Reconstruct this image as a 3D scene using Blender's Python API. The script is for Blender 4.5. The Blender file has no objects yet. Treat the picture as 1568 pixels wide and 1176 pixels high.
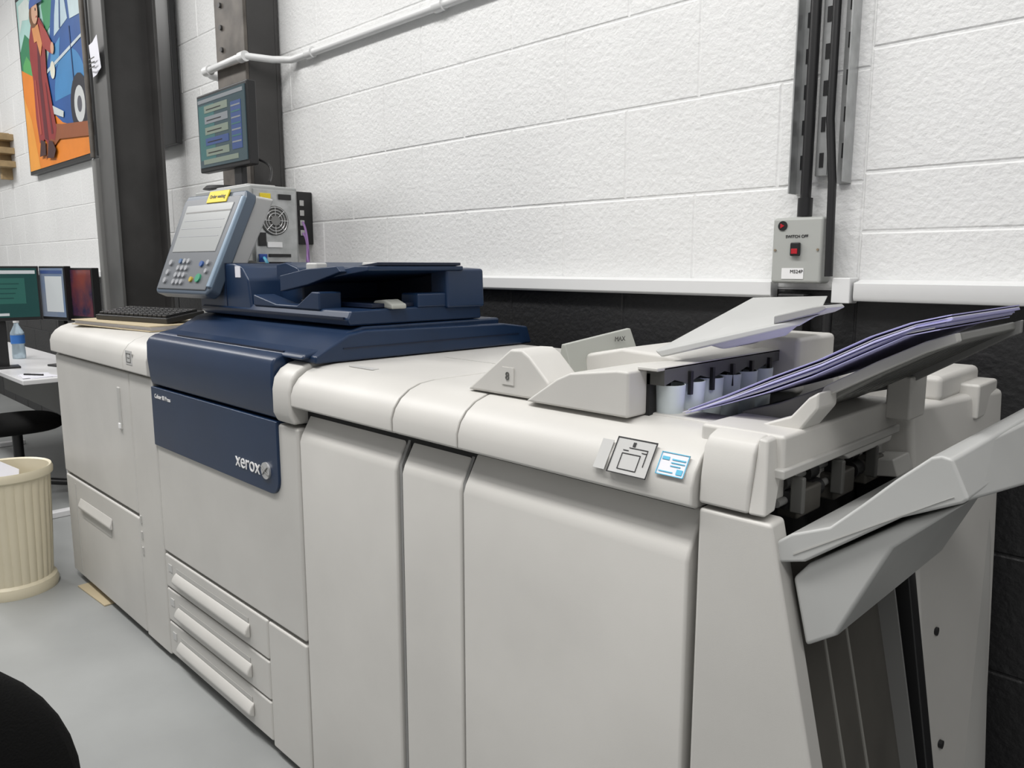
import bpy, bmesh, math, random
from mathutils import Matrix, Vector
random.seed(4)
S=bpy.context.scene
COL=S.collection
R=math.radians

# ---------------------------------------------------------------- materials
def mat(name,col,rough=.5,metal=0,var=0,vscale=6,bump=0,bscale=80,emit=None,estr=1,trans=0,col2=None,detail=4,dist=.004,spec=None):
    m=bpy.data.materials.new(name); m.use_nodes=True
    nt=m.node_tree; b=nt.nodes['Principled BSDF']
    b.inputs['Base Color'].default_value=(*col,1)
    b.inputs['Roughness'].default_value=rough
    b.inputs['Metallic'].default_value=metal
    if spec is not None: b.inputs['Specular IOR Level'].default_value=spec
    if trans: b.inputs['Transmission Weight'].default_value=trans
    if emit:
        b.inputs['Emission Color'].default_value=(*emit,1); b.inputs['Emission Strength'].default_value=estr
    tc=None
    if var or bump or col2:
        tc=nt.nodes.new('ShaderNodeTexCoord')
    if var or col2:
        n=nt.nodes.new('ShaderNodeTexNoise'); n.inputs['Scale'].default_value=vscale; n.inputs['Detail'].default_value=detail
        nt.links.new(tc.outputs['Object'],n.inputs['Vector'])
        r=nt.nodes.new('ShaderNodeValToRGB')
        c2=col2 if col2 else tuple(c*(1-var) for c in col)
        r.color_ramp.elements[0].color=(*c2,1); r.color_ramp.elements[1].color=(*col,1)
        r.color_ramp.elements[0].position=.32; r.color_ramp.elements[1].position=.62
        nt.links.new(n.outputs['Fac'],r.inputs['Fac']); nt.links.new(r.outputs['Color'],b.inputs['Base Color'])
    if bump:
        n=nt.nodes.new('ShaderNodeTexNoise'); n.inputs['Scale'].default_value=bscale; n.inputs['Detail'].default_value=4
        nt.links.new(tc.outputs['Object'],n.inputs['Vector'])
        bp=nt.nodes.new('ShaderNodeBump'); bp.inputs['Strength'].default_value=bump; bp.inputs['Distance'].default_value=dist
        nt.links.new(n.outputs['Fac'],bp.inputs['Height']); nt.links.new(bp.outputs['Normal'],b.inputs['Normal'])
    return m

WP=mat('white_paint_block',(.79,.795,.79),.5,var=.06,vscale=2,bump=.9,bscale=70)
BP=mat('black_paint_block',(.014,.014,.015),.5,bump=.7,bscale=60)
TRIM=mat('white_trim',(.73,.735,.735),.35)
FLOOR=mat('floor_paint',(.335,.345,.342),.42,var=.22,vscale=1.3,bump=.1,bscale=25,detail=12)
PL=mat('cream_plastic',(.58,.568,.54),.42,var=.12,vscale=2.2,bump=.04,bscale=500,detail=10)
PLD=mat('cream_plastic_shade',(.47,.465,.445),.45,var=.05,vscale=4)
PLG=mat('light_grey_plastic',(.50,.50,.49),.4)
TRG=mat('tray_grey_plastic',(.47,.475,.465),.35,var=.08,vscale=5)
BL=mat('navy_plastic',(.008,.025,.067),.36,var=.15,vscale=5)
BLD=mat('navy_dark',(.004,.010,.03),.4)
DK=mat('seam_dark',(.012,.012,.012),.8)
BK=mat('black_plastic',(.012,.012,.013),.4)
DG=mat('dark_grey_plastic',(.085,.085,.08),.5)
DG2=mat('dark_warm_metal',(.085,.08,.07),.5,var=.2,vscale=8)
TUN=mat('tray_underside_grey',(.17,.17,.16),.5)
MG=mat('mid_grey',(.2,.2,.195),.5)
RIB=mat('rib_grey',(.26,.255,.235),.5)
STEEL=mat('dark_painted_steel',(.055,.053,.052),.5,var=.3,vscale=5,bump=.1,bscale=20)
STEEL1=mat('dark_steel_face',(.10,.10,.098),.5,var=.2,vscale=5)
STEEL2=mat('worn_painted_steel',(.13,.115,.10),.55,var=.5,vscale=9)
GALV=mat('galvanised_steel',(.5,.51,.51),.35,metal=.7,var=.2,vscale=25)
SILV=mat('silver',(.6,.6,.6),.3,metal=.6)
WHT=mat('white_print',(.8,.8,.8),.5)
PAPER=mat('white_paper',(.74,.74,.80),.7)
LAV=mat('lavender_paper',(.48,.47,.78),.7)
YEL=mat('yellow_label',(.75,.58,.03),.5)
CREAM=mat('cream_enamel',(.66,.60,.45),.4,var=.04)
CUP=mat('translucent_cup',(.60,.66,.68),.35)
WOOD=mat('wood_board',(.40,.28,.14),.6,var=.3,vscale=12)
BUFF=mat('buff_card',(.50,.42,.28),.6)
REDM=mat('red_plastic',(.42,.01,.02),.4)
CYAN=mat('cyan_print',(.10,.45,.65),.5)
KEY=mat('key_grey',(.33,.34,.36),.4)
GRN=mat('green_key',(.05,.28,.16),.4)
FAB=mat('black_fabric',(.006,.006,.006),.95,bump=.4,bscale=300,spec=.15)
PURP=mat('purple_cable',(.3,.16,.4),.5)
DESK=mat('white_laminate',(.72,.72,.73),.3)
GLASSW=mat('clear_pet',(.7,.85,.95),.1,trans=.6)
TAG=mat('green_grey_tab',(.38,.39,.36),.45)

# ---------------------------------------------------------------- geometry helpers
def empty(name):
    e=bpy.data.objects.new(name,None); COL.objects.link(e); e.empty_display_size=.1; return e
def mk(name,verts,faces,m,parent=None,bevel=0,xf=None,smooth=True,seg=3):
    me=bpy.data.meshes.new(name)
    vs=[Vector(v) for v in verts]
    if xf is not None: vs=[xf@v for v in vs]
    me.from_pydata([tuple(v) for v in vs],[],faces); 
    bm=bmesh.new(); bm.from_mesh(me); bmesh.ops.recalc_face_normals(bm,faces=bm.faces); bm.to_mesh(me); bm.free()
    me.materials.append(m)
    if smooth:
        for p in me.polygons: p.use_smooth=True
        me.set_sharp_from_angle(angle=R(32))
    o=bpy.data.objects.new(name,me); COL.objects.link(o)
    if parent: o.parent=parent
    if bevel:
        b=o.modifiers.new('b','BEVEL'); b.width=bevel; b.segments=seg; b.limit_method='ANGLE'; b.angle_limit=R(32); b.harden_normals=True
    return o
def box(name,x0,x1,y0,y1,z0,z1,m,parent=None,bevel=.003,xf=None):
    v=[(x0,y0,z0),(x1,y0,z0),(x1,y1,z0),(x0,y1,z0),(x0,y0,z1),(x1,y0,z1),(x1,y1,z1),(x0,y1,z1)]
    f=[(0,1,2,3),(4,5,6,7),(0,1,5,4),(1,2,6,5),(2,3,7,6),(3,0,4,7)]
    return mk(name,v,f,m,parent,bevel,xf)
def hexa(name,b,t,m,parent=None,bevel=.002,xf=None):
    return mk(name,list(b)+list(t),[(0,1,2,3),(4,5,6,7),(0,1,5,4),(1,2,6,5),(2,3,7,6),(3,0,4,7)],m,parent,bevel,xf)
def prism(name,pts,axis,a,b,m,parent=None,bevel=.003,xf=None):
    n=len(pts)
    if axis=='x': A=[(a,p,q) for p,q in pts];B=[(b,p,q) for p,q in pts]
    elif axis=='y': A=[(p,a,q) for p,q in pts];B=[(p,b,q) for p,q in pts]
    else: A=[(p,q,a) for p,q in pts];B=[(p,q,b) for p,q in pts]
    f=[tuple(range(n)),tuple(range(n,2*n))]+[(i,(i+1)%n,n+(i+1)%n,n+i) for i in range(n)]
    return mk(name,A+B,f,m,parent,bevel,xf)
def cone(name,c,r1,r2,h,m,parent=None,xf=None,seg=40,bevel=0,axis='z'):
    vs=[];n=seg
    for r,z in ((r1,-h/2),(r2,h/2)):
        for i in range(n):
            a=2*math.pi*i/n; p=(r*math.cos(a),r*math.sin(a),z)
            if axis=='y': p=(p[0],p[2],p[1])
            if axis=='x': p=(p[2],p[0],p[1])
            vs.append((p[0]+c[0],p[1]+c[1],p[2]+c[2]))
    f=[tuple(range(n)),tuple(range(n,2*n))]+[(i,(i+1)%n,n+(i+1)%n,n+i) for i in range(n)]
    return mk(name,vs,f,m,parent,bevel,xf)
def tube(name,pts,r,m,parent=None,smooth=False):
    cu=bpy.data.curves.new(name,'CURVE'); cu.dimensions='3D'; cu.bevel_depth=r; cu.bevel_resolution=4; cu.use_fill_caps=True
    sp=cu.splines.new('NURBS' if smooth else 'POLY'); sp.points.add(len(pts)-1)
    for p,q in zip(sp.points,pts): p.co=(*q,1)
    if smooth: sp.order_u=3; sp.use_endpoint_u=True
    cu.materials.append(m)
    o=bpy.data.objects.new(name,cu); COL.objects.link(o)
    if parent:o.parent=parent
    return o
def text(name,s,size,M,m,parent=None,ext=.0005,align='CENTER'):
    cu=bpy.data.curves.new(name,'FONT'); cu.body=s; cu.size=size; cu.extrude=ext; cu.align_x=align; cu.align_y='CENTER'
    cu.materials.append(m)
    o=bpy.data.objects.new(name,cu); COL.objects.link(o); o.matrix_world=M
    if parent:o.parent=parent
    return o
FRONT=lambda x,y,z: Matrix.Translation((x,y,z))@Matrix.Rotation(R(90),4,'X')
SIDE=lambda x,y,z,a=90: Matrix.Translation((x,y,z))@Matrix.Rotation(R(a),4,'Z')@Matrix.Rotation(R(90),4,'X')
def lathe(name,prof,c,m,parent=None,seg=48):
    vs=[];n=len(prof)
    for i in range(seg):
        a=2*math.pi*i/seg
        for r,z in prof:
            vs.append((c[0]+r*math.cos(a),c[1]+r*math.sin(a),c[2]+z))
    f=[]
    for i in range(seg):
        j=(i+1)%seg
        for k in range(n-1): f.append((i*n+k,j*n+k,j*n+k+1,i*n+k+1))
    return mk(name,vs,f,m,parent)

# ---------------------------------------------------------------- room
W=1.95
def blockwall(name,x0,x1,levels,L,off0,y,split=1.34):
    vs=[];fs=[];mi=[]
    g=.0020;d=.0026
    for k in range(len(levels)-1):
        z0,z1=levels[k],levels[k+1]
        off=off0+(L/2 if k%2 else 0)
        n=math.floor((x0-off)/L)-1
        x=off+n*L
        while x<x1:
            a=max(x,x0); b=min(x+L,x1)
            if b-a>.01:
                i=len(vs)
                j=lambda s:random.uniform(-.0008,.0008)
                vs+= [(a,y+d,z0),(b,y+d,z0),(b,y+d,z1),(a,y+d,z1)]
                vs+= [(a+g,y+d,z0+g),(b-g,y+d,z0+g),(b-g,y+d,z1-g),(a+g,y+d,z1-g)]
                h=g+.004
                vs+= [(a+h,y+j(0),z0+h),(b-h,y+j(0),z0+h),(b-h,y+j(0),z1-h),(a+h,y+j(0),z1-h)]
                q=1 if z1<=split+.01 else 0
                for t in range(4):
                    u=(t+1)%4
                    fs.append((i+t,i+u,i+4+u,i+4+t)); mi.append(q)
                    fs.append((i+4+t,i+4+u,i+8+u,i+8+t)); mi.append(q)
                fs.append((i+8,i+9,i+10,i+11)); mi.append(q)
            x+=L
    i=len(vs)
    zb,zt=levels[0],levels[-1]
    vs+=[(x0,y+d,zb),(x1,y+d,zb),(x1,y+d+.1,zb),(x0,y+d+.1,zb),(x0,y+d,zt),(x1,y+d,zt),(x1,y+d+.1,zt),(x0,y+d+.1,zt)]
    for f in [(0,1,2,3),(4,5,6,7),(1,2,6,5),(2,3,7,6),(3,0,4,7)]:
        fs.append(tuple(i+t for t in f)); mi.append(0)
    me=bpy.data.meshes.new(name); me.from_pydata(vs,[],fs); me.materials.append(WP); me.materials.append(BP)
    for p,q in zip(me.polygons,mi): p.material_index=q
    o=bpy.data.objects.new(name,me); COL.objects.link(o)
    return o
lv=[1.34-.262*k for k in range(5,0,-1)]+[1.34+.262*k for k in range(0,13)]
lv=[0]+[z for z in lv if z>.05]
blockwall('wall_back',-12,-.75,lv,.49,-1.217+(.245 if (lv.index(1.34)%2) else 0),W)
lv2=[0,.2,.48,.76,1.05,1.34,1.482,1.622,1.905,2.18,2.46,2.74,3.02,3.3,3.6,4.484]
blockwall('wall_back_right',-.749,3.0,lv2,.9,-.75,W-.006)
box('wall_left',-12.1,-12,-4,W,0,4.5,WP,bevel=0)
box('floor',-12,3,-4,W+.1,-.1,0,FLOOR,bevel=0)
t1=empty('trim_1')
prism('ledge',[(W-.0,1.318),(W-.035,1.318),(W-.04,1.325),(W-.04,1.36),(W-.0,1.366)],'x',-12,-.955,TRIM,t1,.002)
prism('ledge_right',[(W-.006,1.316),(W-.045,1.316),(W-.05,1.325),(W-.05,1.36),(W-.006,1.368)],'x',-.74,3,TRIM,t1,.002)
prism('joint',[(W-.006,1.31),(W-.056,1.31),(W-.056,1.372),(W-.006,1.372)],'x',-.79,-.745,TRIM,t1,.003)

def ibeam(name,x0,x1,y0,y1,z1,m,mf):
    e=empty(name); t=.018; xm=(x0+x1)/2
    box('front_flange',x0,x1,y0,y0+t,0,z1,mf,e,.003)
    box('rear_flange',x0,x1,y1-t,y1,0,z1,m,e,.003)
    box('web',xm-.008,xm+.008,y0+t,y1-t,0,z1,m,e,0)
    box('base_plate',x0-.04,x1+.04,y0-.03,y1,0,.02,m,e,.002)
    return e
c1=ibeam('steel_column',-4.79,-4.576,1.517,1.80,4.4,STEEL,STEEL1)
box('side_conduit',-4.84,-4.795,1.49,1.53,0,2.0,MG,c1,.012)
tube('side_pipe',[(-4.80,1.49,2.0),(-4.80,1.49,2.9),(-4.80,1.49,4.3)],.013,STEEL2,c1)
sx=[-4.74,-4.70,-4.66,-4.62,-4.57]
tv_=[(x,1.505-.014*abs(math.sin(i*1.3)),2.40+.010*i) for i,x in enumerate(sx)]
mk('paper_tag',tv_+[(x+.012,y-.014,z+.16) for x,y,z in tv_],[(i,i+1,i+6,i+5) for i in range(4)],PAPER,c1)
for i in range(3): box('tag_text_%d'%i,-4.70,-4.61,1.474,1.476,2.45+i*.022,2.455+i*.022,DG,c1,0)
c2=ibeam('steel_column',-3.79,-3.5,1.766,1.94,4.4,STEEL,STEEL2)
box('box_side',-3.53,-3.5,1.784,1.92,0,4.4,STEEL,c2,0)
for z in (2.42,2.52,2.62,2.7):
    cone('bolt',( -3.72,1.762,z),.012,.012,.012,STEEL,c2,axis='y',seg=12)
pw=empty('wall_conduit_pipe')
tube('pipe',[(-3.98,1.925,2.34),(-3.93,1.80,2.34),(-3.86,1.742,2.34),(-3.52,1.735,2.34),(-3.45,1.75,2.34),(-3.42,1.86,2.34),(-3.36,1.925,2.34),(-3.1,1.928,2.34),(2.9,1.928,2.34)],.016,TRIM,pw)
for x in (-3.2,-2.3,-1.4):
    cone('coupling',(x,1.926,2.34),.022,.022,.05,TRIM,pw,axis='x')
cone('elbow',(-3.47,1.742,2.34),.023,.023,.05,TRIM,pw,axis='x'); cone('elbow_b',(-3.84,1.742,2.34),.023,.023,.05,TRIM,pw,axis='x')

tv=empty('wall_mounted_television')
box('panel',-5.6,-4.618,1.885,1.92,2.1,3.1,BK,tv,.006); box('bracket',-5.3,-4.9,1.92,1.95,2.4,2.7,STEEL,tv,.003)

# ---------------------------------------------------------------- painting
pt=empty('framed_painting')
PX0,PZ0,PWd,PH=-7.76,2.17,1.72,1.42
box('canvas_frame',PX0,PX0+PWd,1.90,1.95,PZ0,PZ0+PH,BK,pt,.002)
lay=[0]
def pp(name,pts,col):
    lay[0]+=1; y=1.899-.0006*lay[0]
    m=mat('paint_'+name,col,.5,var=.12,vscale=5)
    vs=[(PX0+u*PWd,y,PZ0+v*PH) for u,v in pts]
    mk(name,vs,[tuple(range(len(vs)))],m,pt,smooth=False)
def ell(cx,cy,rx,ry,n=20,a0=0,a1=360):
    return [(cx+rx*math.cos(R(a0+(a1-a0)*i/n)),cy+ry*math.sin(R(a0+(a1-a0)*i/n))) for i in range(n+(a1-a0<360))]
pp('sky',[(.02,.02),(.98,.02),(.98,.98),(.02,.98)],(.42,.66,.62))
pp('cloud',[(.04,.8),(.1,.86),(.2,.84),(.26,.9),(.2,.96),(.05,.95)],(.7,.78,.74))
pp('hill',[(.02,.5),(.02,.70),(.12,.78),(.22,.72),(.30,.76),(.3,.5)],(.03,.22,.1))
pp('bush',[(.04,.5),(.05,.62),(.12,.66),(.2,.6),(.24,.5)],(.1,.4,.12))
pp('tree',[(.45,.7),(.42,.85),(.5,.97),(.7,.97),(.74,.86),(.6,.75)],(.06,.32,.14))
pp('road',[(.02,.02),(.98,.02),(.98,.30),(.5,.42),(.02,.60)],(.80,.24,.02))
pp('road_light',[(.02,.02),(.2,.02),(.12,.3),(.02,.45)],(.86,.36,.05))
pp('car_body',[(.45,.30),(.42,.46),(.45,.56),(.50,.62),(.53,.72),(.58,.84),(.64,.9),(.72,.93),(.98,.95),(.98,.16),(.8,.17),(.6,.22)],(.02,.10,.34))
pp('car_fender',ell(.74,.34,.22,.22,18,0,180),(.05,.24,.52))
pp('car_bonnet',[(.46,.48),(.52,.60),(.66,.64),(.62,.52)],(.08,.3,.58))
pp('car_window',[(.58,.66),(.61,.76),(.65,.84),(.74,.88),(.78,.7)],(.55,.70,.78))
pp('car_window2',[(.81,.69),(.79,.88),(.97,.9),(.97,.68)],(.62,.76,.8))
pp('window_pillar',[(.66,.68),(.70,.87),(.715,.87),(.68,.68)],(.02,.08,.25))
pp('car_chrome',[(.44,.5),(.98,.58),(.98,.595),(.45,.52)],(.6,.68,.72))
pp('door_line',[(.80,.30),(.79,.66),(.80,.66),(.81,.30)],(.01,.05,.18))
pp('tyre',ell(.86,.27,.12,.15),(.02,.02,.03)); pp('hub',ell(.86,.27,.07,.09),(.6,.62,.62)); pp('hub_inner',ell(.86,.27,.03,.04),(.1,.1,.12))
pp('lamp',ell(.53,.50,.035,.045),(.8,.8,.68))
pp('bumper',[(.42,.30),(.44,.34),(.64,.27),(.63,.24)],(.6,.65,.65))
pp('shadow',[(.3,.06),(.55,.14),(.98,.1),(.98,.17),(.6,.21),(.42,.24)],(.30,.09,.03))
pp('coat',[(.24,.16),(.215,.3),(.225,.5),(.20,.62),(.21,.72),(.26,.79),(.33,.81),(.40,.80),(.46,.74),(.45,.62),(.44,.5),(.48,.35),(.52,.2),(.48,.14),(.42,.16),(.38,.13),(.32,.17),(.28,.14)],(.30,.03,.03))
pp('coat_fold',[(.33,.17),(.31,.5),(.34,.72),(.37,.72),(.36,.5),(.39,.15)],(.12,.012,.02))
pp('coat_fold2',[(.44,.18),(.41,.45),(.42,.46),(.47,.18)],(.14,.015,.02))
pp('coat_light',[(.26,.2),(.25,.5),(.27,.5),(.29,.2)],(.45,.08,.05))
pp('sleeve',[(.40,.78),(.48,.72),(.56,.63),(.54,.58),(.48,.61),(.40,.66)],(.38,.05,.04)); pp('hand',ell(.56,.605,.025,.03),(.7,.4,.26))
pp('scarf',[(.28,.77),(.38,.77),(.42,.66),(.38,.6),(.34,.69),(.30,.69)],(.72,.3,.1))
pp('hair',ell(.325,.835,.07,.07),(.18,.07,.02))
pp('face',ell(.345,.84,.05,.06),(.68,.40,.26)); pp('cap',ell(.34,.875,.075,.06,14,0,180),(.05,.12,.4))
pp('cap_peak',[(.34,.875),(.47,.865),(.44,.895)],(.04,.1,.3)); pp('eye',ell(.365,.85,.008,.008,8),(.02,.02,.02)); pp('mouth',[(.36,.81),(.385,.815),(.375,.805)],(.5,.03,.03))
pp('shoe',[(.36,.06),(.40,.15),(.46,.14),(.50,.09),(.46,.05)],(.06,.02,.02)); pp('shoe2',[(.24,.08),(.28,.17),(.35,.15),(.34,.08)],(.06,.02,.02))
sh=empty('wood_shelf_rack')
for z in (2.30,2.42,2.54): box('plank',-9.5,-8.42,1.80,1.95,z,z+.055,WOOD,sh,.004)
box('upright',-8.62,-8.56,1.86,1.95,2.2,2.62,WOOD,sh,.004)

# ---------------------------------------------------------------- PRINTER
P=empty('production_printer')
YB=1.74
XS=-2.67   # feeder / engine seam
def cover(name,x0,x1,zb=1.05,m=PL,yb=YB,dy=0):
    pr=[(.955+dy,zb),(.942+dy,zb+.006),(.942+dy,1.083),(.95+dy,1.105),(.966+dy,1.125),(.99+dy,1.141),(1.02+dy,1.151),(1.06+dy,1.155),(yb,1.155),(yb,zb)]
    return prism(name,pr,'x',x0,x1,m,P,.003)
def door(name,x0,x1,z0=.03,m=PL,zt=1.04,y=.958):
    pr=[(y,z0),(y,zt-.075),(y+.006,zt-.058),(y+.034,zt-.01),(y+.04,zt),(y+.1,zt),(y+.1,z0)]
    return prism(name,pr,'x',x0,x1,m,P,.006)
box('inner_core',-3.76,-.56,1.0,YB-.01,.02,1.10,DK,P,0)
# --- left feeder
cover('feeder_cover',-3.79,-2.90,1.03); cover('feeder_cover_side',-2.895,XS-.005,1.03)
box('feeder_door',-3.79,-2.902,.958,1.1,.497,1.022,PL,P,.008)
box('feeder_drawer',-3.785,-2.902,.958,1.1,.035,.485,PL,P,.008)
box('feeder_column',-2.895,XS-.007,.958,1.1,.03,1.022,PL,P,.006)
box('feeder_left_side',-3.79,-3.76,.965,YB,.03,1.10,PL,P,.006)
box('feeder_door_grip',-3.02,-2.995,.953,.965,.80,.96,PLD,P,.004)
box('feeder_door_catch',-3.017,-2.998,.949,.956,.805,.825,WHT,P,.002)
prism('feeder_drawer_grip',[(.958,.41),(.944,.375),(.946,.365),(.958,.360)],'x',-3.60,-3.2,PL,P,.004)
prism('feeder_drawer_grip_shade',[(.9575,.362),(.9565,.362),(.9565,.325),(.9575,.325)],'x',-3.58,-3.22,PLD,P,0)  # flat darker strip, painted shade under the grip
box('feeder_drawer_seam',-3.66,-3.652,.956,.96,.06,.46,PLD,P,.001)
box('feeder_icon',-2.86,-2.80,.9405,.943,1.06,1.11,PLG,P,.001)
for a in ((-2.85,-2.81,1.068,1.070),(-2.85,-2.81,1.098,1.100),(-2.85,-2.848,1.068,1.10),(-2.812,-2.81,1.068,1.10),(-2.84,-2.82,1.083,1.085)): box('feeder_icon_print',a[0],a[1],.9395,.9405,a[2],a[3],DG,P,0)
for z in (.35,.41,.47): box('feeder_latch',-2.88,-2.868,.954,.96,z,z+.03,PLD,P,.002)
for x in (-3.65,-2.9,-2.6,-1.9):
    cone('caster',(x,1.15,.03),.03,.03,.03,BK,P,axis='x')
# --- main engine
prism('engine_upper_door',[(.956,1.008),(.950,1.03),(.944,1.10),(.946,1.150),(.955,1.166),(.975,1.176),(1.06,1.186),(1.3,1.19),(1.3,1.008)],'x',XS,-1.815,BL,P,.008)
def rr(x0,x1,z0,z1,r,corners=(1,1,1,1)):
    pts=[]
    for (cx,cz,a,c,px,pz) in ((x0+r,z0+r,180,corners[0],x0,z0),(x1-r,z0+r,270,corners[1],x1,z0),(x1-r,z1-r,0,corners[2],x1,z1),(x0+r,z1-r,90,corners[3],x0,z1)):
        if c:
            for i in range(7): pts.append((cx+r*math.cos(R(a+15*i)),cz+r*math.sin(R(a+15*i))))
        else: pts.append((px,pz))
    return pts
prism('engine_navy_panel',rr(XS,-1.815,.80,1.001,.045,(0,1,0,0)),'y',.951,1.0,BL,P,.003)
prism('engine_main_door',rr(XS,-1.722,.422,.995,.02,(0,0,0,0)),'y',.958,1.05,PL,P,.008)
prism('engine_side_post',[(.952,1.005),(.940,1.03),(.940,1.09),(.947,1.12),(.965,1.142),(.99,1.155),(1.03,1.163),(1.25,1.163),(1.25,1.005)],'x',-1.81,-1.722,PL,P,.008)
text('door_logo','xerox',.060,FRONT(-1.985,.9495,.860),WHT,P,.001)
cone('logo_ball',(-1.878,.949,.860),.023,.023,.006,SILV,P,axis='y')
tube('logo_ball_band',[(-1.898,.945,.870),(-1.878,.944,.858),(-1.859,.945,.850)],.0015,MG,P,True)
tube('logo_ball_band_b',[(-1.892,.945,.848),(-1.878,.944,.860),(-1.863,.945,.872)],.0015,MG,P,True)
text('model_label','Colour 80 Press',.020,FRONT(-2.57,.9495,.972),WHT,P,.0005)
zs=[.412,.287,.162,.035]
for i in range(3):
    z1=zs[i];z0=zs[i+1]+.006
    box('paper_drawer_%d'%i,XS,-1.935,.958,1.05,z0,z1,PL,P,.006)
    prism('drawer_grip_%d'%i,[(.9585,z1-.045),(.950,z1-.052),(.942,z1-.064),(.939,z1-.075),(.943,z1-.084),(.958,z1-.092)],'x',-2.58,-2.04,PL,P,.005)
    prism('drawer_recess_shade_%d'%i,[(.9575,z1-.030),(.9565,z1-.030),(.9565,z1-.045),(.9575,z1-.045)],'x',-2.57,-2.05,PLD,P,0)  # flat strip in darker plastic, recess shade painted above the grip
    box('drawer_label_%d'%i,-2.64,-2.61,.956,.958,z1-.055,z1-.03,PLG,P,0)
box('engine_corner_panel',-1.93,-1.722,.958,1.05,.03,.412,PL,P,.006)
# scanner section
prism('scanner_body',[(.975,1.168),(.985,1.182),(1.04,1.192),(1.08,1.212),(1.115,1.232),(1.16,1.243),(1.66,1.243),(1.66,1.168)],'x',XS+.01,-1.715,BL,P,.008)
prism('scanner_side_cover',[(1.0,1.158),(1.0,1.176),(1.10,1.226),(1.15,1.234),(1.66,1.226),(1.76,1.212),(1.78,1.158)],'x',-2.60,-1.69,BL,P,.006)
box('scanner_front_seam',-2.5,-1.82,.983,.99,1.179,1.183,BLD,P,0)
box('scanner_side_seam',-1.6895,-1.688,1.08,1.72,1.190,1.193,BLD,P,0)
# document feeder
prism('adf_base',[(1.12,1.245),(1.112,1.262),(1.125,1.285),(1.58,1.292),(1.585,1.245)],'x',-2.60,-1.715,BL,P,.006)
prism('adf_head',[(-2.62,1.25),(-2.63,1.36),(-2.61,1.395),(-2.57,1.408),(-2.36,1.408),(-2.31,1.398),(-2.27,1.36),(-2.25,1.25)],'y',1.118,1.56,BL,P,.008)
prism('adf_head_inner',[(-2.28,1.25),(-2.28,1.405),(-2.22,1.412),(-2.15,1.395),(-2.12,1.35),(-2.12,1.25)],'y',1.22,1.52,BL,P,.006)
box('adf_rear_block',-2.3,-1.715,1.50,1.585,1.28,1.392,BL,P,.01)
box('adf_rear_shade',-2.12,-1.79,1.492,1.50,1.295,1.375,BLD,P,.002)  # dark sheet, paints the shade inside the feeder opening
prism('adf_rear_cheek',[(-1.78,1.28),(-1.78,1.396),(-1.705,1.392),(-1.70,1.28)],'y',1.44,1.585,BL,P,.008)
prism('adf_input_tray',[(-2.15,1.345),(-2.15,1.36),(-1.95,1.378),(-1.76,1.400),(-1.70,1.400),(-1.70,1.388),(-1.95,1.360)],'y',1.17,1.5,BL,P,.003)
prism('adf_tray_side',[(-2.13,1.325),(-2.13,1.372),(-1.98,1.392),(-1.82,1.400),(-1.80,1.385),(-1.97,1.348)],'y',1.15,1.175,BL,P,.003)
prism('adf_tray_rim',[(-1.95,1.378),(-1.95,1.384),(-1.70,1.410),(-1.70,1.402)],'y',1.20,1.49,BLD,P,.001)
box('adf_guide',-2.10,-2.04,1.22,1.26,1.372,1.410,PLG,P,.006)
box('adf_guide_rear',-2.10,-2.04,1.42,1.45,1.372,1.412,PLG,P,.006)
box('adf_cavity_shade',-2.10,-1.73,1.2,1.495,1.288,1.30,BLD,P,.002)  # near-black slab, shade of the output cavity put in as colour
prism('adf_output_rib',[(-2.24,1.28),(-2.24,1.315),(-2.10,1.29),(-1.98,1.29),(-1.90,1.33),(-1.86,1.33),(-1.86,1.28)],'y',1.118,1.19,BL,P,.005)
box('adf_output_side',-1.79,-1.71,1.34,1.50,1.285,1.325,BL,P,.006)
prism('adf_lever',[(-1.79,1.288),(-1.78,1.306),(-1.73,1.310),(-1.695,1.298),(-1.695,1.285)],'y',1.24,1.29,TAG,P,.005)
box('adf_sticker',-2.35,-2.315,1.1165,1.118,1.365,1.40,PAPER,P,0)
box('adf_front_groove',-2.59,-1.73,1.108,1.114,1.262,1.268,BLD,P,0)
box('adf_head_seam',-2.42,-2.417,1.1165,1.56,1.26,1.41,BLD,P,0)

# user interface panel
U=Matrix.Translation((-2.62,1.135,1.482))@Matrix.Rotation(R(4),4,'Z')@Matrix.Rotation(R(-24),4,'X')
def ub(name,pts,y0,y1,m,bev=.003): return prism(name,pts,'y',y0,y1,m,P,bev,U)
ub('ui_shell',[(-.185,-.185),(-.17,-.195),(.17,-.195),(.19,-.18),(.205,.15),(.195,.175),(-.195,.175),(-.208,.15)],-.012,.03,mat('ui_shell',(.07,.095,.13),.35),.008)
ub('ui_bezel',[(-.17,-.18),(.165,-.18),(.185,.155),(-.19,.155)],-.016,-.01,mat('ui_bezel',(.14,.15,.165),.4),.003)
ub('ui_edge',[(.17,-.17),(.19,-.17),(.206,.15),(.19,.15)],-.02,-.005,mat('ui_edge',(.25,.33,.42),.35),.004)
ub('ui_screen',[(-.15,-.045),(.145,-.045),(.155,.13),(-.16,.13)],-.018,-.014,mat('ui_screen',(.31,.32,.32),.25,emit=(.5,.51,.50),estr=.09),.001)
ub('ui_screen_line',[(-.15,.10),(.152,.10),(.152,.105),(-.15,.105)],-.0186,-.018,MG,0)
for r in range(3): ub('ui_screen_row',[(-.14,.07-.03*r),(.13,.07-.03*r),(.13,.072-.03*r),(-.14,.072-.03*r)],-.0186,-.018,KEY,0)
for r in range(4):
    for c in range(3):
        cone('key',(-.06+c*.028,-.019,-.080-r*.025),.009,.009,.006,mat('key_blue',(.10,.16,.28),.4) if r+c==0 else KEY,P,U,14,axis='y')
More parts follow.
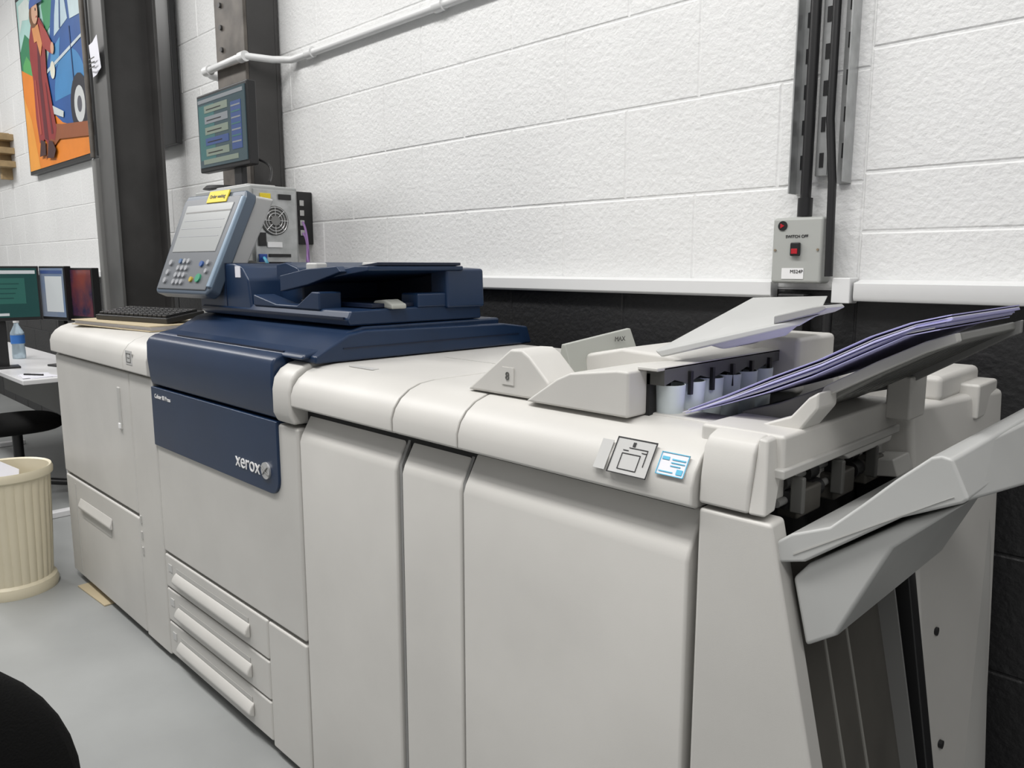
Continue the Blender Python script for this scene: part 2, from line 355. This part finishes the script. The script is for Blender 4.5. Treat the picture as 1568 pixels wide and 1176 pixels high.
for (x,z,m_,rd) in ((.09,-.09,mat('blue_key',(.04,.10,.3),.4),.010),(.10,-.14,GRN,.015),(.055,-.145,mat('amber_key',(.45,.33,.05),.4),.009),(.13,-.085,KEY,.009),(-.125,-.085,KEY,.01),(-.125,-.12,KEY,.01),(-.125,-.15,KEY,.01),(.135,-.115,KEY,.008)):
    cone('key_round',(x,-.019,z),rd,rd,.006,m_,P,U,18,axis='y')
ub('ui_yellow_label',[(-.03,.135),(.10,.135),(.10,.178),(-.03,.178)],-.019,-.014,YEL,.001)
text('ui_label_text','Order waiting',.018,U@Matrix.Translation((.035,-.02,.156))@Matrix.Rotation(R(90),4,'X'),BK,P,.0003)
box('ui_arm',-2.72,-2.62,1.16,1.34,1.24,1.42,DG,P,.02)
hexa('ui_back_housing',[(-.19,.02,-.1),(.19,.02,-.1),(.17,.09,-.1),(-.17,.09,-.1)],[(-.2,.02,.17),(.2,.02,.17),(.18,.1,.20),(-.18,.1,.20)],PLG,P,.01,U)

# --- interface modules
cover('module_a_cover',-1.718,-1.303); cover('module_b_cover',-1.297,-1.093)
door('module_a_door',-1.712,-1.312); door('module_b_door',-1.29,-1.10)
box('module_gap',-1.72,-.6,.99,1.0,.03,1.06,DK,P,0)
for x in (-1.3,-1.095): prism('module_edge',[(.965,.03),(.965,.98),(1.0,1.05),(1.02,1.05),(1.02,.03)],'x',x-.005,x+.003,MG,P,0)
box('top_seam',-1.60,-1.2,1.34,1.343,1.154,1.156,PLD,P,0)
box('module_top_label',-1.62,-1.52,1.05,1.07,1.155,1.1565,PLG,P,0)
# --- finisher
XR=-.575
prism('finisher_cover',[(.955,1.05),(.94,1.056),(.94,1.083),(.948,1.105),(.964,1.125),(.988,1.141),(1.02,1.151),(1.06,1.155),(1.12,1.155),(1.12,1.05)],'x',-1.088,XR,PL,P,.004)
door('finisher_door',-1.088,-.585,y=.952)
box('finisher_deck',-1.088,-.735,1.10,1.80,1.05,1.155,PL,P,.003)
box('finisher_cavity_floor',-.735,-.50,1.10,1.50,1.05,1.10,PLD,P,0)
box('finisher_front_deck',-.735,-.575,1.06,1.13,1.06,1.158,PL,P,.004)
# icons on cover
Ck=Matrix.Translation((-.672,.949,1.108))@Matrix.Rotation(R(-32),4,'X')
def cb(name,x0,x1,z0,z1,y,m): return box(name,x0,x1,y-.001,y,z0,z1,m,P,0,Ck)
cb('icon_plate',-.052,.022,-.030,.030,-.0,PLG)
cb('icon_tag',-.080,-.058,-.028,.022,0,PLG)
for a in ((-.052,.022,.0285,.03),(-.052,.022,-.03,-.0285),(-.052,-.0505,-.03,.03),(.0205,.022,-.03,.03)): cb('icon_frame',a[0],a[1],a[2],a[3],-.0012,BK)
for a in ((-.035,.000,.004,.005),(-.035,.000,-.022,-.021),(-.035,-.034,-.022,.004),(-.001,.000,-.022,.004),(-.025,.010,.014,.015),(.009,.010,-.012,.015),(-.035,-.025,.009,.010),(.000,.010,.009,.010),(-.02,-.015,.017,.024)): cb('icon_line',a[0],a[1],a[2],a[3],-.0012,BK)
cb('service_label',.034,.082,-.016,.020,-.0,PAPER)
for a in ((.034,.082,.0188,.020),(.034,.082,-.016,-.0148),(.034,.0352,-.016,.020),(.0808,.082,-.016,.020),(.038,.05,.008,.013),(.055,.078,.009,.011),(.055,.078,.004,.0055),(.055,.072,-.001,.0005),(.068,.078,-.012,-.004),(.038,.062,-.011,-.0095)): cb('service_label_print',a[0],a[1],a[2],a[3],-.0012,CYAN)
# end cap (front) flaring outwards to the floor
hexa('end_cap_front',[(XR+.005,.952,.03),(-.225,.952,.03),(-.235,1.0,.03),(XR+.005,1.0,.03)],[(XR+.005,.952,1.055),(-.458,.952,1.055),(-.462,1.0,1.055),(XR+.005,1.0,1.055)],PL,P,.006)
prism('end_cap_top',[(.950,1.062),(.952,1.10),(.960,1.145),(.972,1.160),(.99,1.166),(1.10,1.168),(1.10,1.062)],'x',XR+.005,-.492,PL,P,.005)
hexa('end_cap_corner',[(-.4925,.950,1.062),(-.468,.953,1.062),(-.472,.99,1.062),(-.4925,1.0,1.062)],[(-.4925,.972,1.166),(-.480,.976,1.164),(-.482,1.04,1.166),(-.4925,1.05,1.168)],PL,P,.004)
# insertion wedges
prism('index_wedge',[(-1.15,1.155),(-1.04,1.235),(-1.025,1.245),(-.995,1.246),(-.975,1.235),(-.925,1.19),(-.925,1.155)],'y',1.02,1.11,PL,P,.006)
text('index_wedge_number','8',.022,FRONT(-1.03,1.0170,1.193),DG,P)
box('index_plate',-1.046,-1.014,1.018,1.0205,1.177,1.210,PL,P,0)
prism('hopper_wedge',[(-.968,1.155),(-.89,1.205),(-.86,1.218),(-.76,1.232),(-.735,1.232),(-.735,1.155)],'y',1.0,1.46,PL,P,.005)
prism('hopper_hump',[(-1.0,1.155),(-.99,1.225),(-.9,1.243),(-.80,1.238),(-.735,1.232),(-.735,1.155)],'y',1.2,1.5,PL,P,.008)
hexa('max_tab',[(-1.03,1.16,1.185),(-.99,1.16,1.185),(-.96,1.35,1.20),(-1.0,1.35,1.2)],[(-1.02,1.16,1.245),(-1.01,1.16,1.245),(-.975,1.33,1.270),(-.985,1.33,1.270)],TAG,P,.002)
text('max_tab_print','MAX',.014,SIDE(-.972,1.29,1.250,81),DG,P)
# cavity with cups
box('cavity_left_wall',-.745,-.728,1.05,1.47,1.06,1.225,DK,P,0)
for i in range(6):
    y=1.09+i*.062
    lathe('paper_cup_%d'%i,[(.0,1.10),(.020,1.10),(.026,1.205),(.024,1.205)],(-.715,y,0),CUP,P,seg=20)
    box('cup_web_%d'%i,-.727,-.712,y+.025,y+.037,1.09,1.195,CUP,P,.002)
prism('bristle_strip',[(1.05,1.236),(1.46,1.236),(1.46,1.215)]+[(1.46-.04*k-.02,1.214 if k%2 else 1.204) for k in range(1,10)]+[(1.05,1.207)],'x',-.735,-.70,DG,P,0)
for i in range(5): box('strip_tooth_%d'%i,-.70,-.694,1.12+i*.07,1.128+i*.07,1.185,1.225,BK,P,0)
box('hopper_top_bar',-.74,-.70,1.03,1.47,1.232,1.238,PL,P,.002)
# raised inserter tray cover
hexa('inserter_tray',[(-.755,1.12,1.243),(-.53,1.16,1.308),(-.64,1.48,1.330),(-.79,1.50,1.320)],[(-.77,1.12,1.254),(-.50,1.165,1.328),(-.63,1.50,1.343),(-.80,1.52,1.335)],TRG,P,.004)
hexa('inserter_tray_nose',[(-.66,1.16,1.262),(-.56,1.18,1.29),(-.66,1.38,1.28),(-.72,1.38,1.25)],[(-.70,1.14,1.272),(-.53,1.17,1.314),(-.64,1.44,1.325),(-.76,1.44,1.31)],PLG,P,.005)
prism('inserter_clear_tip',[(-.57,1.309),(-.50,1.329),(-.485,1.337),(-.49,1.342),(-.51,1.338),(-.57,1.322)],'y',1.155,1.22,mat('smoky_clear',(.33,.33,.32),.25),P,.002)
box('inserter_hinge',-.86,-.66,1.45,1.62,1.15,1.262,PL,P,.01)
# rear block & cap
box('rear_housing',-1.088,-.50,1.50,1.81,1.0,1.195,PL,P,.012)
box('rear_housing_rim',-1.0,-.60,1.48,1.50,1.10,1.20,PLD,P,.004)
hexa('rear_cap',[(-.56,1.47,.03),(-.335,1.47,.03),(-.35,1.84,.03),(-.56,1.84,.03)],[(-.56,1.47,1.15),(-.455,1.47,1.15),(-.395,1.84,1.15),(-.56,1.84,1.15)],PL,P,.012)
hexa('rear_cap_ridge',[(-.34,1.60,.04),(-.322,1.63,.04),(-.335,1.80,.04),(-.36,1.81,.04)],[(-.44,1.62,1.02),(-.422,1.66,1.02),(-.392,1.80,1.02),(-.41,1.81,1.02)],PLD,P,.006)
box('rear_cap_step',-.56,-.44,1.58,1.83,1.145,1.195,PL,P,.012)
box('rear_cap_step_b',-.45,-.405,1.70,1.83,1.10,1.170,PL,P,.006)
for (y,z) in ((1.53,.95),(1.53,.72),(1.53,.50)):
    xx=-.333-.12*(z-.03)/1.12+.008*(1-z)
    cone('screw',(xx,y,z),.008,.008,.016,BK,P,axis='x',seg=16)
# recessed exit end
box('end_recess',-.56,-.535,1.0,1.5,.03,1.10,DK,P,0)
box('exit_housing',-.60,-.468,1.0,1.44,1.105,1.168,PL,P,.006)
box('exit_housing_ledge',-.5,-.462,.99,1.44,1.108,1.122,PLD,P,.003)
hexa('lower_dark_panel',[(-.30,1.0,.10),(-.33,1.47,.10),(-.40,1.47,.10),(-.40,1.0,.10)],[(-.48,1.0,.93),(-.50,1.47,.93),(-.54,1.47,.93),(-.54,1.0,.93)],DG2,P,.003)
for i in range(3):
    y=1.07+i*.09
    xo=-.030*(y-1.0)/.47; xt=-.02*(y-1.0)/.47
    hexa('panel_rib_%d'%i,[(-.296+xo,y,.12),(-.296+xo,y+.006,.12),(-.305+xo,y+.006,.12),(-.305+xo,y,.12)],[(-.474+xt,y,.91),(-.474+xt,y+.006,.91),(-.486+xt,y+.006,.91),(-.486+xt,y,.91)],RIB,P,0)
hexa('black_track',[(-.30,1.44,.05),(-.30,1.475,.05),(-.40,1.475,.05),(-.40,1.44,.05)],[(-.46,1.44,1.05),(-.46,1.475,1.05),(-.54,1.475,1.05),(-.54,1.44,1.05)],BK,P,.003)
hexa('track_rail',[(-.295,1.41,.05),(-.295,1.416,.05),(-.33,1.416,.05),(-.33,1.41,.05)],[(-.465,1.41,.95),(-.465,1.416,.95),(-.50,1.416,.95),(-.50,1.41,.95)],MG,P,0)
for k,(x,z) in enumerate(((-.50,1.085),(-.49,1.06))):
    tube('roller_shaft_%d'%k,[(x,1.03,z),(x,1.45,z)],.006,MG,P)
    for i in range(5): cone('roller',(x,1.07+i*.08,z),.014,.014,.03,BK,P,axis='y',seg=20)
for i in range(3): box('exit_flap_%d'%i,-.51,-.475,1.07+i*.13,1.15+i*.13,1.03,1.072,DG2,P,.004)
prism('exit_guide',[(-.52,1.03),(-.44,1.04),(-.45,1.07),(-.53,1.06)],'y',1.38,1.46,PLD,P,.003)
hexa('exit_curved_flap',[(-.50,1.22,1.09),(-.462,1.22,1.098),(-.462,1.40,1.098),(-.50,1.40,1.09)],[(-.50,1.20,1.108),(-.466,1.20,1.108),(-.466,1.42,1.108),(-.50,1.42,1.108)],PLD,P,.004)
for i in range(3): box('exit_finger_%d'%i,-.48,-.46,1.05+i*.14,1.06+i*.14,1.045,1.10,DG,P,.003)
# lower stacker tray
prof=[(-.455,1.03),(-.435,1.046),(-.385,1.068),(-.345,1.108),(-.31,1.145),(-.273,1.180),(-.262,1.184),(-.25,1.182),(-.2294,1.138),(-.236,1.132),(-.30,1.10),(-.4147,1.012),(-.455,1.0)]
prism('stacker_tray',prof,'y',.962,1.44,TRG,P,.004)
hexa('stacker_end_wall',[(-.262,.963,1.128),(-.2294,.963,1.136),(-.205,1.44,1.085),(-.245,1.44,1.075)],[(-.270,.963,1.178),(-.255,.963,1.183),(-.24,1.44,1.178),(-.262,1.44,1.176)],TRG,P,.005)
prof2=[(-.4147,1.006),(-.30,1.092),(-.235,1.130),(-.31,1.055),(-.372,.918),(-.412,.889),(-.435,.98)]
prism('stacker_bracket',prof2,'y',.975,1.42,TRG,P,.006)
prism('stacker_side_groove',[(-.43,1.018),(-.25,1.135),(-.245,1.138),(-.43,1.021)],'y',.961,.963,PLD,P,0)
# upper tray
upper=[(-.60,1.170),(-.54,1.190),(-.46,1.228),(-.39,1.270),(-.33,1.302),(-.295,1.315)]
low=[(-.292,1.303),(-.33,1.283),(-.39,1.248),(-.45,1.208),(-.52,1.17),(-.60,1.15)]
prism('output_tray',upper+low,'y',1.12,1.40,TUN,P,.003)
for i in range(8):
    y=1.14+i*.032
    prism('tray_rib_%d'%i,[(-.30,1.304),(-.39,1.252),(-.46,1.208),(-.46,1.202),(-.39,1.244),(-.30,1.299)],'y',y,y+.008,DG,P,0)
prism('output_tray_arm',[(-.60,1.158),(-.54,1.165),(-.49,1.185),(-.465,1.215),(-.45,1.225),(-.45,1.20),(-.475,1.165),(-.53,1.145),(-.60,1.14)],'y',1.06,1.125,PL,P,.004)
prism('output_tray_lip',[(-.47,1.205),(-.46,1.228),(-.39,1.27),(-.33,1.302),(-.295,1.315),(-.292,1.303),(-.33,1.286),(-.39,1.252)],'y',1.10,1.12,PLD,P,.002)
box('tray_support',-.47,-.43,1.38,1.46,1.14,1.215,PL,P,.004)
prism('output_tray_far_edge',[(-.60,1.150),(-.45,1.195),(-.30,1.290),(-.285,1.297),(-.285,1.318),(-.33,1.300),(-.46,1.225),(-.60,1.172)],'y',1.398,1.41,MG,P,.002)

# paper stack on the upper tray
ps=empty('paper_stack')
base=[(-.665,1.162),(-.60,1.184),(-.53,1.211),(-.46,1.243),(-.39,1.281),(-.34,1.308),(-.300,1.319)]
for k in range(13):
    dx=random.uniform(-.006,.006)+ (k-6)*.0012; d=.0019
    b=[(x+dx,z+.0012+k*(d+.0002)*min(1,.3+(x+.665)/.18)*(1 if x<-.35 else .75)) for x,z in base]
    t=[(x,z+d*.8) for x,z in b]
    prism('sheets_%d'%k,b+t[::-1],'y',1.065+random.uniform(0,.008),1.405+random.uniform(0,.01),(LAV if k%3!=1 else PAPER),ps,0)

# ---------------------------------------------------------------- items on feeder
bi=empty('ring_binder')
K2=Matrix.Translation((-3.32,1.16,1.1605))@Matrix.Rotation(R(7),4,'Z')
box('cover_bottom',-.33,.33,-.13,.15,-.004,.0,BUFF,bi,.001,K2); box('sheets',-.32,.32,-.12,.14,0,.014,PAPER,bi,.001,K2); box('cover_top',-.33,.33,-.13,.15,.014,.018,BUFF,bi,.001,K2)
kb=empty('keyboard')
K=Matrix.Translation((-3.30,1.19,1.200))@Matrix.Rotation(R(12),4,'Z')@Matrix.Rotation(R(8),4,'X')
box('base',-.25,.25,-.085,.085,-.010,.012,BK,kb,.004,K)
box('foot_l',-.23,-.20,.06,.08,-.020,-.010,BK,kb,.001,K); box('foot_r',.20,.23,.06,.08,-.020,-.010,BK,kb,.001,K)
for r in range(5):
    for c in range(15): box('key_%d_%d'%(r,c),-.236+c*.0315,-.209+c*.0315,-.074+r*.029,-.049+r*.029,.010,.022,BK,kb,.003,K)

pc=empty('computer_tower')
box('case',-3.24,-2.76,1.385,1.58,1.156,1.70,mat('beige_case',(.34,.35,.345),.45),pc,.008)
box('rear_plate',-2.76,-2.752,1.395,1.568,1.18,1.685,GALV,pc,.002)
box('top_handle',-3.15,-2.85,1.42,1.54,1.70,1.712,PLG,pc,.004)
cone('fan_ring',(-2.748,1.475,1.57),.055,.055,.006,DG,pc,axis='x'); cone('fan_hub',(-2.744,1.475,1.57),.018,.018,.008,MG,pc,axis='x')
for k in range(3): 
    rr_=.028+.011*k
    tube('fan_grill_%d'%k,[( -2.7435,1.475+rr_*math.cos(2*math.pi*i/24),1.57+rr_*math.sin(2*math.pi*i/24)) for i in range(25)],.0018,SILV,pc)
for k in range(4):
    a=math.pi*k/4; tube('fan_spoke_%d'%k,[(-2.743,1.475-.052*math.cos(a),1.57-.052*math.sin(a)),(-2.743,1.475+.052*math.cos(a),1.57+.052*math.sin(a))],.0015,SILV,pc)
for (y,z,w,h,m_) in ((1.42,1.50,.03,.05,BK),(1.42,1.43,.03,.03,mat('vga_blue',(.03,.08,.35),.4)),(1.47,1.48,.06,.02,WHT),(1.49,1.44,.09,.012,BK),(1.49,1.41,.09,.012,BK),(1.49,1.38,.09,.012,BK),(1.44,1.66,.04,.02,YEL),(1.52,1.66,.05,.02,BK),(1.48,1.35,.08,.012,BK)):
    box('port',-2.752,-2.744,y-w/2,y+w/2,z-h/2,z+h/2,m_,pc,.001)
box('front_sticker',-2.9,-2.80,1.382,1.385,1.60,1.66,YEL,pc,0)
tube('vga_cable',[(-2.74,1.42,1.43),(-2.68,1.40,1.42),(-2.66,1.42,1.30),(-2.72,1.5,1.26)],.006,CYAN,pc,True)
mo=empty('monitor')
scr=mat('screen_dim',(.03,.045,.05),.15,emit=(.07,.11,.13),estr=.38)
box('bezel',-3.505,-3.03,1.53,1.57,1.81,2.14,BK,mo,.006)
box('screen',-3.49,-3.045,1.526,1.532,1.83,2.125,scr,mo,0)
w1=mat('window_ui',(.14,.17,.14),.3,emit=(.30,.34,.27),estr=.22); w2=mat('window_bar',(.03,.05,.12),.3,emit=(.05,.09,.25),estr=.38)
w3=mat('window_grey',(.16,.17,.18),.3,emit=(.28,.31,.34),estr=.22); w4=mat('window_teal',(.03,.08,.08),.3,emit=(.05,.16,.16),estr=.38)
box('window_left',-3.48,-3.33,1.5255,1.5268,1.86,2.09,w4,mo,0)
for i in range(5):
    box('row_%d'%i,-3.42,-3.20,1.524,1.527,2.055-i*.045,2.085-i*.045,(w1,w3,w1,w2,w1)[i],mo,0)
    box('row_text_%d'%i,-3.40,-3.26,1.5232,1.5240,2.066-i*.045,2.070-i*.045,BK,mo,0)
for i in range(7): box('side_row_%d'%i,-3.165,-3.085,1.5232,1.524,2.05-i*.024,2.056-i*.024,(w3,w4)[i%2],mo,0)
box('title',-3.48,-3.06,1.524,1.527,2.10,2.115,w3,mo,0); box('side_list',-3.17,-3.08,1.524,1.527,1.88,2.07,w2,mo,0); box('row_low',-3.45,-3.12,1.524,1.527,1.842,1.862,w1,mo,0)
box('neck',-3.22,-3.15,1.55,1.575,1.725,1.84,BK,mo,.004); cone('foot',(-3.17,1.48,1.7195),.085,.07,.014,BK,mo)
tube('cable',[(-3.12,1.575,1.85),(-3.0,1.6,1.82),(-2.95,1.58,1.76),(-2.9,1.54,1.73)],.005,BK,mo,True)

wd=empty('wall_network_box')
box('case',-3.42,-3.27,1.87,1.95,1.50,1.74,BK,wd,.006)
for i in range(4): box('port_%d'%i,-3.268,-3.262,1.88,1.90,1.54+i*.045,1.565+i*.045,PLG,wd,.001)
tube('purple_cable',[(-3.26,1.89,1.55),(-3.2,1.88,1.52),(-3.2,1.86,1.35),(-3.23,1.86,1.22)],.005,PURP,wd,True)
tube('purple_cable_b',[(-3.26,1.89,1.60),(-3.17,1.86,1.56),(-3.17,1.86,1.3),(-3.23,1.86,1.22)],.005,PURP,wd,True)
tube('purple_cable_c',[(-3.23,1.89,1.50),(-3.0,1.75,1.40),(-2.8,1.68,1.37),(-2.72,1.5,1.41)],.004,PURP,wd,True)

# ---------------------------------------------------------------- cable tray and switch
ct=empty('cable_tray')
box('back_left',-.915,-.885,1.937,1.95,1.58,4.4,GALV,ct,.001)
box('flange_left',-.918,-.914,1.90,1.95,1.58,4.4,GALV,ct,.001)
box('middle_channel',-.862,-.832,1.925,1.95,1.62,4.4,GALV,ct,.002)
box('back_right',-.812,-.782,1.937,1.95,1.60,4.4,GALV,ct,.001)
box('flange_right',-.785,-.781,1.90,1.95,1.60,4.4,GALV,ct,.001)
for i in range(20):
    z=1.64+i*.085
    box('slot_l_%d'%i,-.906,-.896,1.935,1.938,z,z+.035,BK,ct,0)
    box('slot_m_%d'%i,-.852,-.842,1.923,1.926,z,z+.035,BK,ct,0)
    box('slot_r_%d'%i,-.803,-.793,1.935,1.938,z+.02,z+.055,BK,ct,0)
tube('cable_thick',[(-.875,1.91,4.4),(-.875,1.91,1.53)],.013,BK,ct)
tube('cable_second',[(-.822,1.905,4.4),(-.822,1.905,1.75),(-.806,1.90,1.6),(-.797,1.89,1.375)],.010,BK,ct)
cone('gland',(-.875,1.91,1.545),.018,.018,.045,BK,ct)
ct2=empty('cable_duct')
tube('cable_lower',[(-.79,1.88,1.31),(-.79,1.88,.9)],.012,BK,ct2)
box('black_duct',-.93,-.86,1.9,1.95,.9,1.33,BK,ct2,.004)
sw=empty('isolator_switch')
box('case',-.945,-.815,1.885,1.944,1.357,1.52,mat('switch_grey',(.40,.41,.39),.4),sw,.008)
box('rocker',-.892,-.868,1.874,1.885,1.425,1.458,BK,sw,.003); box('rocker_red',-.888,-.872,1.872,1.875,1.43,1.443,REDM,sw,.001)
cone('badge',(-.918,1.884,1.50),.012,.012,.003,BK,sw,axis='y',seg=24); cone('badge_red',(-.920,1.883,1.50),.007,.007,.003,REDM,sw,axis='y',seg=3)
text('switch_off','SWITCH OFF',.010,FRONT(-.88,1.884,1.473),BK,sw)
box('label',-.915,-.858,1.8835,1.885,1.368,1.395,WHT,sw,0); text('label_text','M524P',.012,FRONT(-.876,1.883,1.386),BK,sw)
for x,z in ((-.935,1.44),(-.825,1.44)): cone('screw',(x,1.884,z),.003,.003,.004,mat('screw_brass',(.25,.2,.14),.4),sw,axis='y',seg=12)

# ---------------------------------------------------------------- left area
dk=empty('desk')
box('top',-7.2,-4.68,1.02,1.5,.775,.80,DESK,dk,.004)
for x in (-4.78,-7.0):
    box('leg_post',x-.03,x+.03,1.22,1.28,.03,.775,DESK,dk,.004); box('leg_foot',x-.03,x+.03,1.0,1.5,0,.035,DESK,dk,.006)
box('modesty_rail',-7.0,-4.8,1.40,1.42,.45,.75,DG,dk,.003)
def mon(name,p0,p1,z0,z1,m_,zb=.80):
    e=empty(name); a=Vector(p0);b=Vector(p1);d=(b-a);L=d.length;ang=math.atan2(d.y,d.x);c=(a+b)/2
    M=Matrix.Translation((c.x,c.y,0))@Matrix.Rotation(ang,4,'Z')
    box('bezel',-L/2,L/2,-.012,.03,z0,z1,BK,e,.004,M); box('screen',-L/2+.012,L/2-.012,-.0135,-.012,z0+.02,z1-.012,m_,e,0,M)
    box('neck',-.03,.03,.02,.045,zb+.01,z0+.1,BK,e,.003,M); box('foot',-.08,.08,-.04,.08,zb,zb+.012,BK,e,.004,M)
    return e,M,L
sA=mat('scr_teal',(.01,.03,.03),.2,emit=(.01,.06,.055),estr=.5)
sB=mat('scr_light',(.12,.14,.18),.2,emit=(.25,.29,.36),estr=.3,col2=(.05,.1,.2))
sC=mat('scr_photo',(.015,.02,.06),.2,col2=(.22,.05,.04),vscale=5)
wt=mat('window_pale',(.4,.42,.42),.3,emit=(.5,.52,.55),estr=.35)
e,M,L=mon('monitor',(-5.35,.86),(-5.30,1.29),1.08,1.40,sA)
box('toolbar',-L/2+.02,L/2-.02,-.0145,-.0135,1.355,1.375,wt,e,0,M); box('window',-.05,.14,-.0145,-.0135,1.18,1.33,mat('win_green',(.02,.08,.07),.3,emit=(.02,.13,.10),estr=.3),e,0,M); box('icons',-.1,.05,-.0145,-.0135,1.11,1.125,wt,e,0,M)
for i in range(4): box('text_line_%d'%i,-.03,.08+.01*i,-.0152,-.0145,1.21+i*.028,1.216+i*.028,sA,e,0,M)
e,M,L=mon('monitor',(-5.33,1.31),(-5.08,1.38),1.08,1.40,sB)
box('toolbar',-L/2+.02,L/2-.02,-.0145,-.0135,1.355,1.375,w2,e,0,M); box('page',-.07,.10,-.0145,-.0135,1.13,1.34,wt,e,0,M)
mon('monitor',(-5.12,1.41),(-4.82,1.45),1.09,1.39,sC)
bo=empty('water_bottle')
lathe('body',[(0,0),(.038,0),(.04,.02),(.036,.09),(.04,.10),(.04,.17),(.015,.22),(.015,.24),(0,.24)],(-5.85,1.27,.80),GLASSW,bo,24)
lathe('cap',[(0,.235),(.018,.235),(.018,.26),(0,.26)],(-5.85,1.27,.80),WHT,bo,20)
lathe('label',[(.0408,.10),(.0408,.155)],(-5.85,1.27,.80),mat('label_blue',(.05,.2,.6),.5),bo,24)
dp=empty('desk_papers')
for i,(x,y,a) in enumerate(((-4.83,1.13,8),(-4.84,1.12,-8))):
    box('sheet_%d'%i,-.10,.10,-.07,.07,0,.002,PAPER,dp,0,Matrix.Translation((x,y,.8003+.0022*i))@Matrix.Rotation(R(a),4,'Z'))
box('pen',-.06,.06,-.004,.004,0,.008,BK,dp,0,Matrix.Translation((-4.84,1.11,.8052))@Matrix.Rotation(R(35),4,'Z'))
def chair(name,cx,cy,ang,zb,ws,zt,sz=.47):
    e=empty(name); M=Matrix.Translation((cx,cy,0))@Matrix.Rotation(ang,4,'Z')
    for i in range(5):
        a=2*math.pi*i/5
        d=Vector((math.cos(a),math.sin(a),0))
        p=[M@Vector((0,0,.12)),M@(d*.28+Vector((0,0,.07)))]
        tube('base_arm_%d'%i,[tuple(q) for q in p],.022,BK,e)
        q=M@(d*.28+Vector((0,0,.032))); cone('caster_%d'%i,tuple(q),.03,.03,.04,BK,e,axis='y',seg=20)
    cone('gas_column',(cx,cy,.27),.028,.028,.32,BK,e)
    def pad(nm,c,s,p1=.6,p2=.75):
        vs=[];fs=[];n=32;k=20
        f=lambda v,p: math.copysign(abs(v)**p,v)
        for i in range(k+1):
            ph=-math.pi/2+math.pi*i/k
            for j in range(n):
                th=2*math.pi*j/n
                vs.append((c[0]+s[0]*f(math.cos(ph),p1)*f(math.cos(th),.75),c[1]+s[1]*f(math.cos(ph),p1)*f(math.sin(th),.75),c[2]+s[2]*f(math.sin(ph),p2)))
        for i in range(k):
            for j in range(n): fs.append((i*n+j,i*n+(j+1)%n,(i+1)*n+(j+1)%n,(i+1)*n+j))
        mk(nm,vs,fs,FAB,e,0,M)
    pad('seat',(0,0,sz),(.24,.24,.05))
    pad('backrest',(0,-.25,(zb+zt)/2),(ws,.05,(zt-zb)/2),.85,.95)
    box('back_bar',-.03,.03,-.29,-.24,.42,zb+.1,BK,e,.008,M); box('under_bar',-.03,.03,-.29,.05,.40,.43,BK,e,.005,M)
    return e
chair('office_chair',-5.30,1.10,R(0),.55,.22,.95)
chair('office_chair',-1.05,-.052,R(243),.42,.245,.885)

bn=empty('waste_bin')
bc=(-3.83,.73,0)
n=120;vs=[];fs=[]
prof=[(.150,.0,0),(.168,.0,0),(.172,.02,0),(.165,.045,0),(.150,.055,.5),(.158,.25,1),(.166,.46,1),(.172,.50,.3),(.184,.51,0),(.186,.53,0),(.180,.545,0),(.170,.54,0),(.160,.40,0),(.145,.03,0)]
for i in range(n):
    a=2*math.pi*i/n
    for r,z,fl in prof:
        q_=r+.006*fl*(abs(math.sin(a*15))**.5)
        vs.append((bc[0]+q_*math.cos(a),bc[1]+q_*math.sin(a),z))
k=len(prof)
for i in range(n):
    j=(i+1)%n
    for q in range(k-1): fs.append((i*k+q,j*k+q,j*k+q+1,i*k+q+1))
fs.append(tuple(i*k+k-1 for i in range(n)))
mk('fluted_body',vs,fs,CREAM,bn)
box('waste_paper',-.10,.08,-.07,.07,.0,.004,PAPER,bn,0,Matrix.Translation((bc[0]-.03,bc[1],.50))@Matrix.Rotation(R(-35),4,'X')@Matrix.Rotation(R(25),4,'Y'))
cb_=empty('cardboard_sheet')
box('sheet',-.16,.14,-.05,.05,0,.006,BUFF,cb_,.001,Matrix.Translation((-3.48,.985,.0005))@Matrix.Rotation(R(3),4,'Z'))

# ---------------------------------------------------------------- camera, lights, world
cam=bpy.data.cameras.new('camera'); co=bpy.data.objects.new('camera',cam); COL.objects.link(co)
co.location=(0,0,1.4); co.rotation_euler=(R(90-8.7),0,R(45)); cam.lens=27.09; cam.sensor_width=36; cam.clip_start=.02
S.camera=co
w=bpy.data.worlds.new('world'); S.world=w; w.use_nodes=True
w.node_tree.nodes['Background'].inputs['Color'].default_value=(1,.99,.98,1); w.node_tree.nodes['Background'].inputs['Strength'].default_value=.32
def area(name,loc,sx,sy,p,rot=(0,0,0)):
    l=bpy.data.lights.new(name,'AREA'); l.shape='RECTANGLE'; l.size=sx; l.size_y=sy; l.energy=p; l.color=(1,.985,.965)
    o=bpy.data.objects.new(name,l); COL.objects.link(o); o.location=loc; o.rotation_euler=rot
area('ceiling_lamp',(-1.2,-.2,4.2),2.4,.5,97)
area('ceiling_lamp.001',(-4.5,-.2,4.2),2.4,.5,99)
area('ceiling_lamp.002',(-8,-.2,4.2),2.4,.5,99)
area('ceiling_lamp.003',(1.5,-.8,4.2),2.4,.5,70)
S.view_settings.view_transform='Standard'
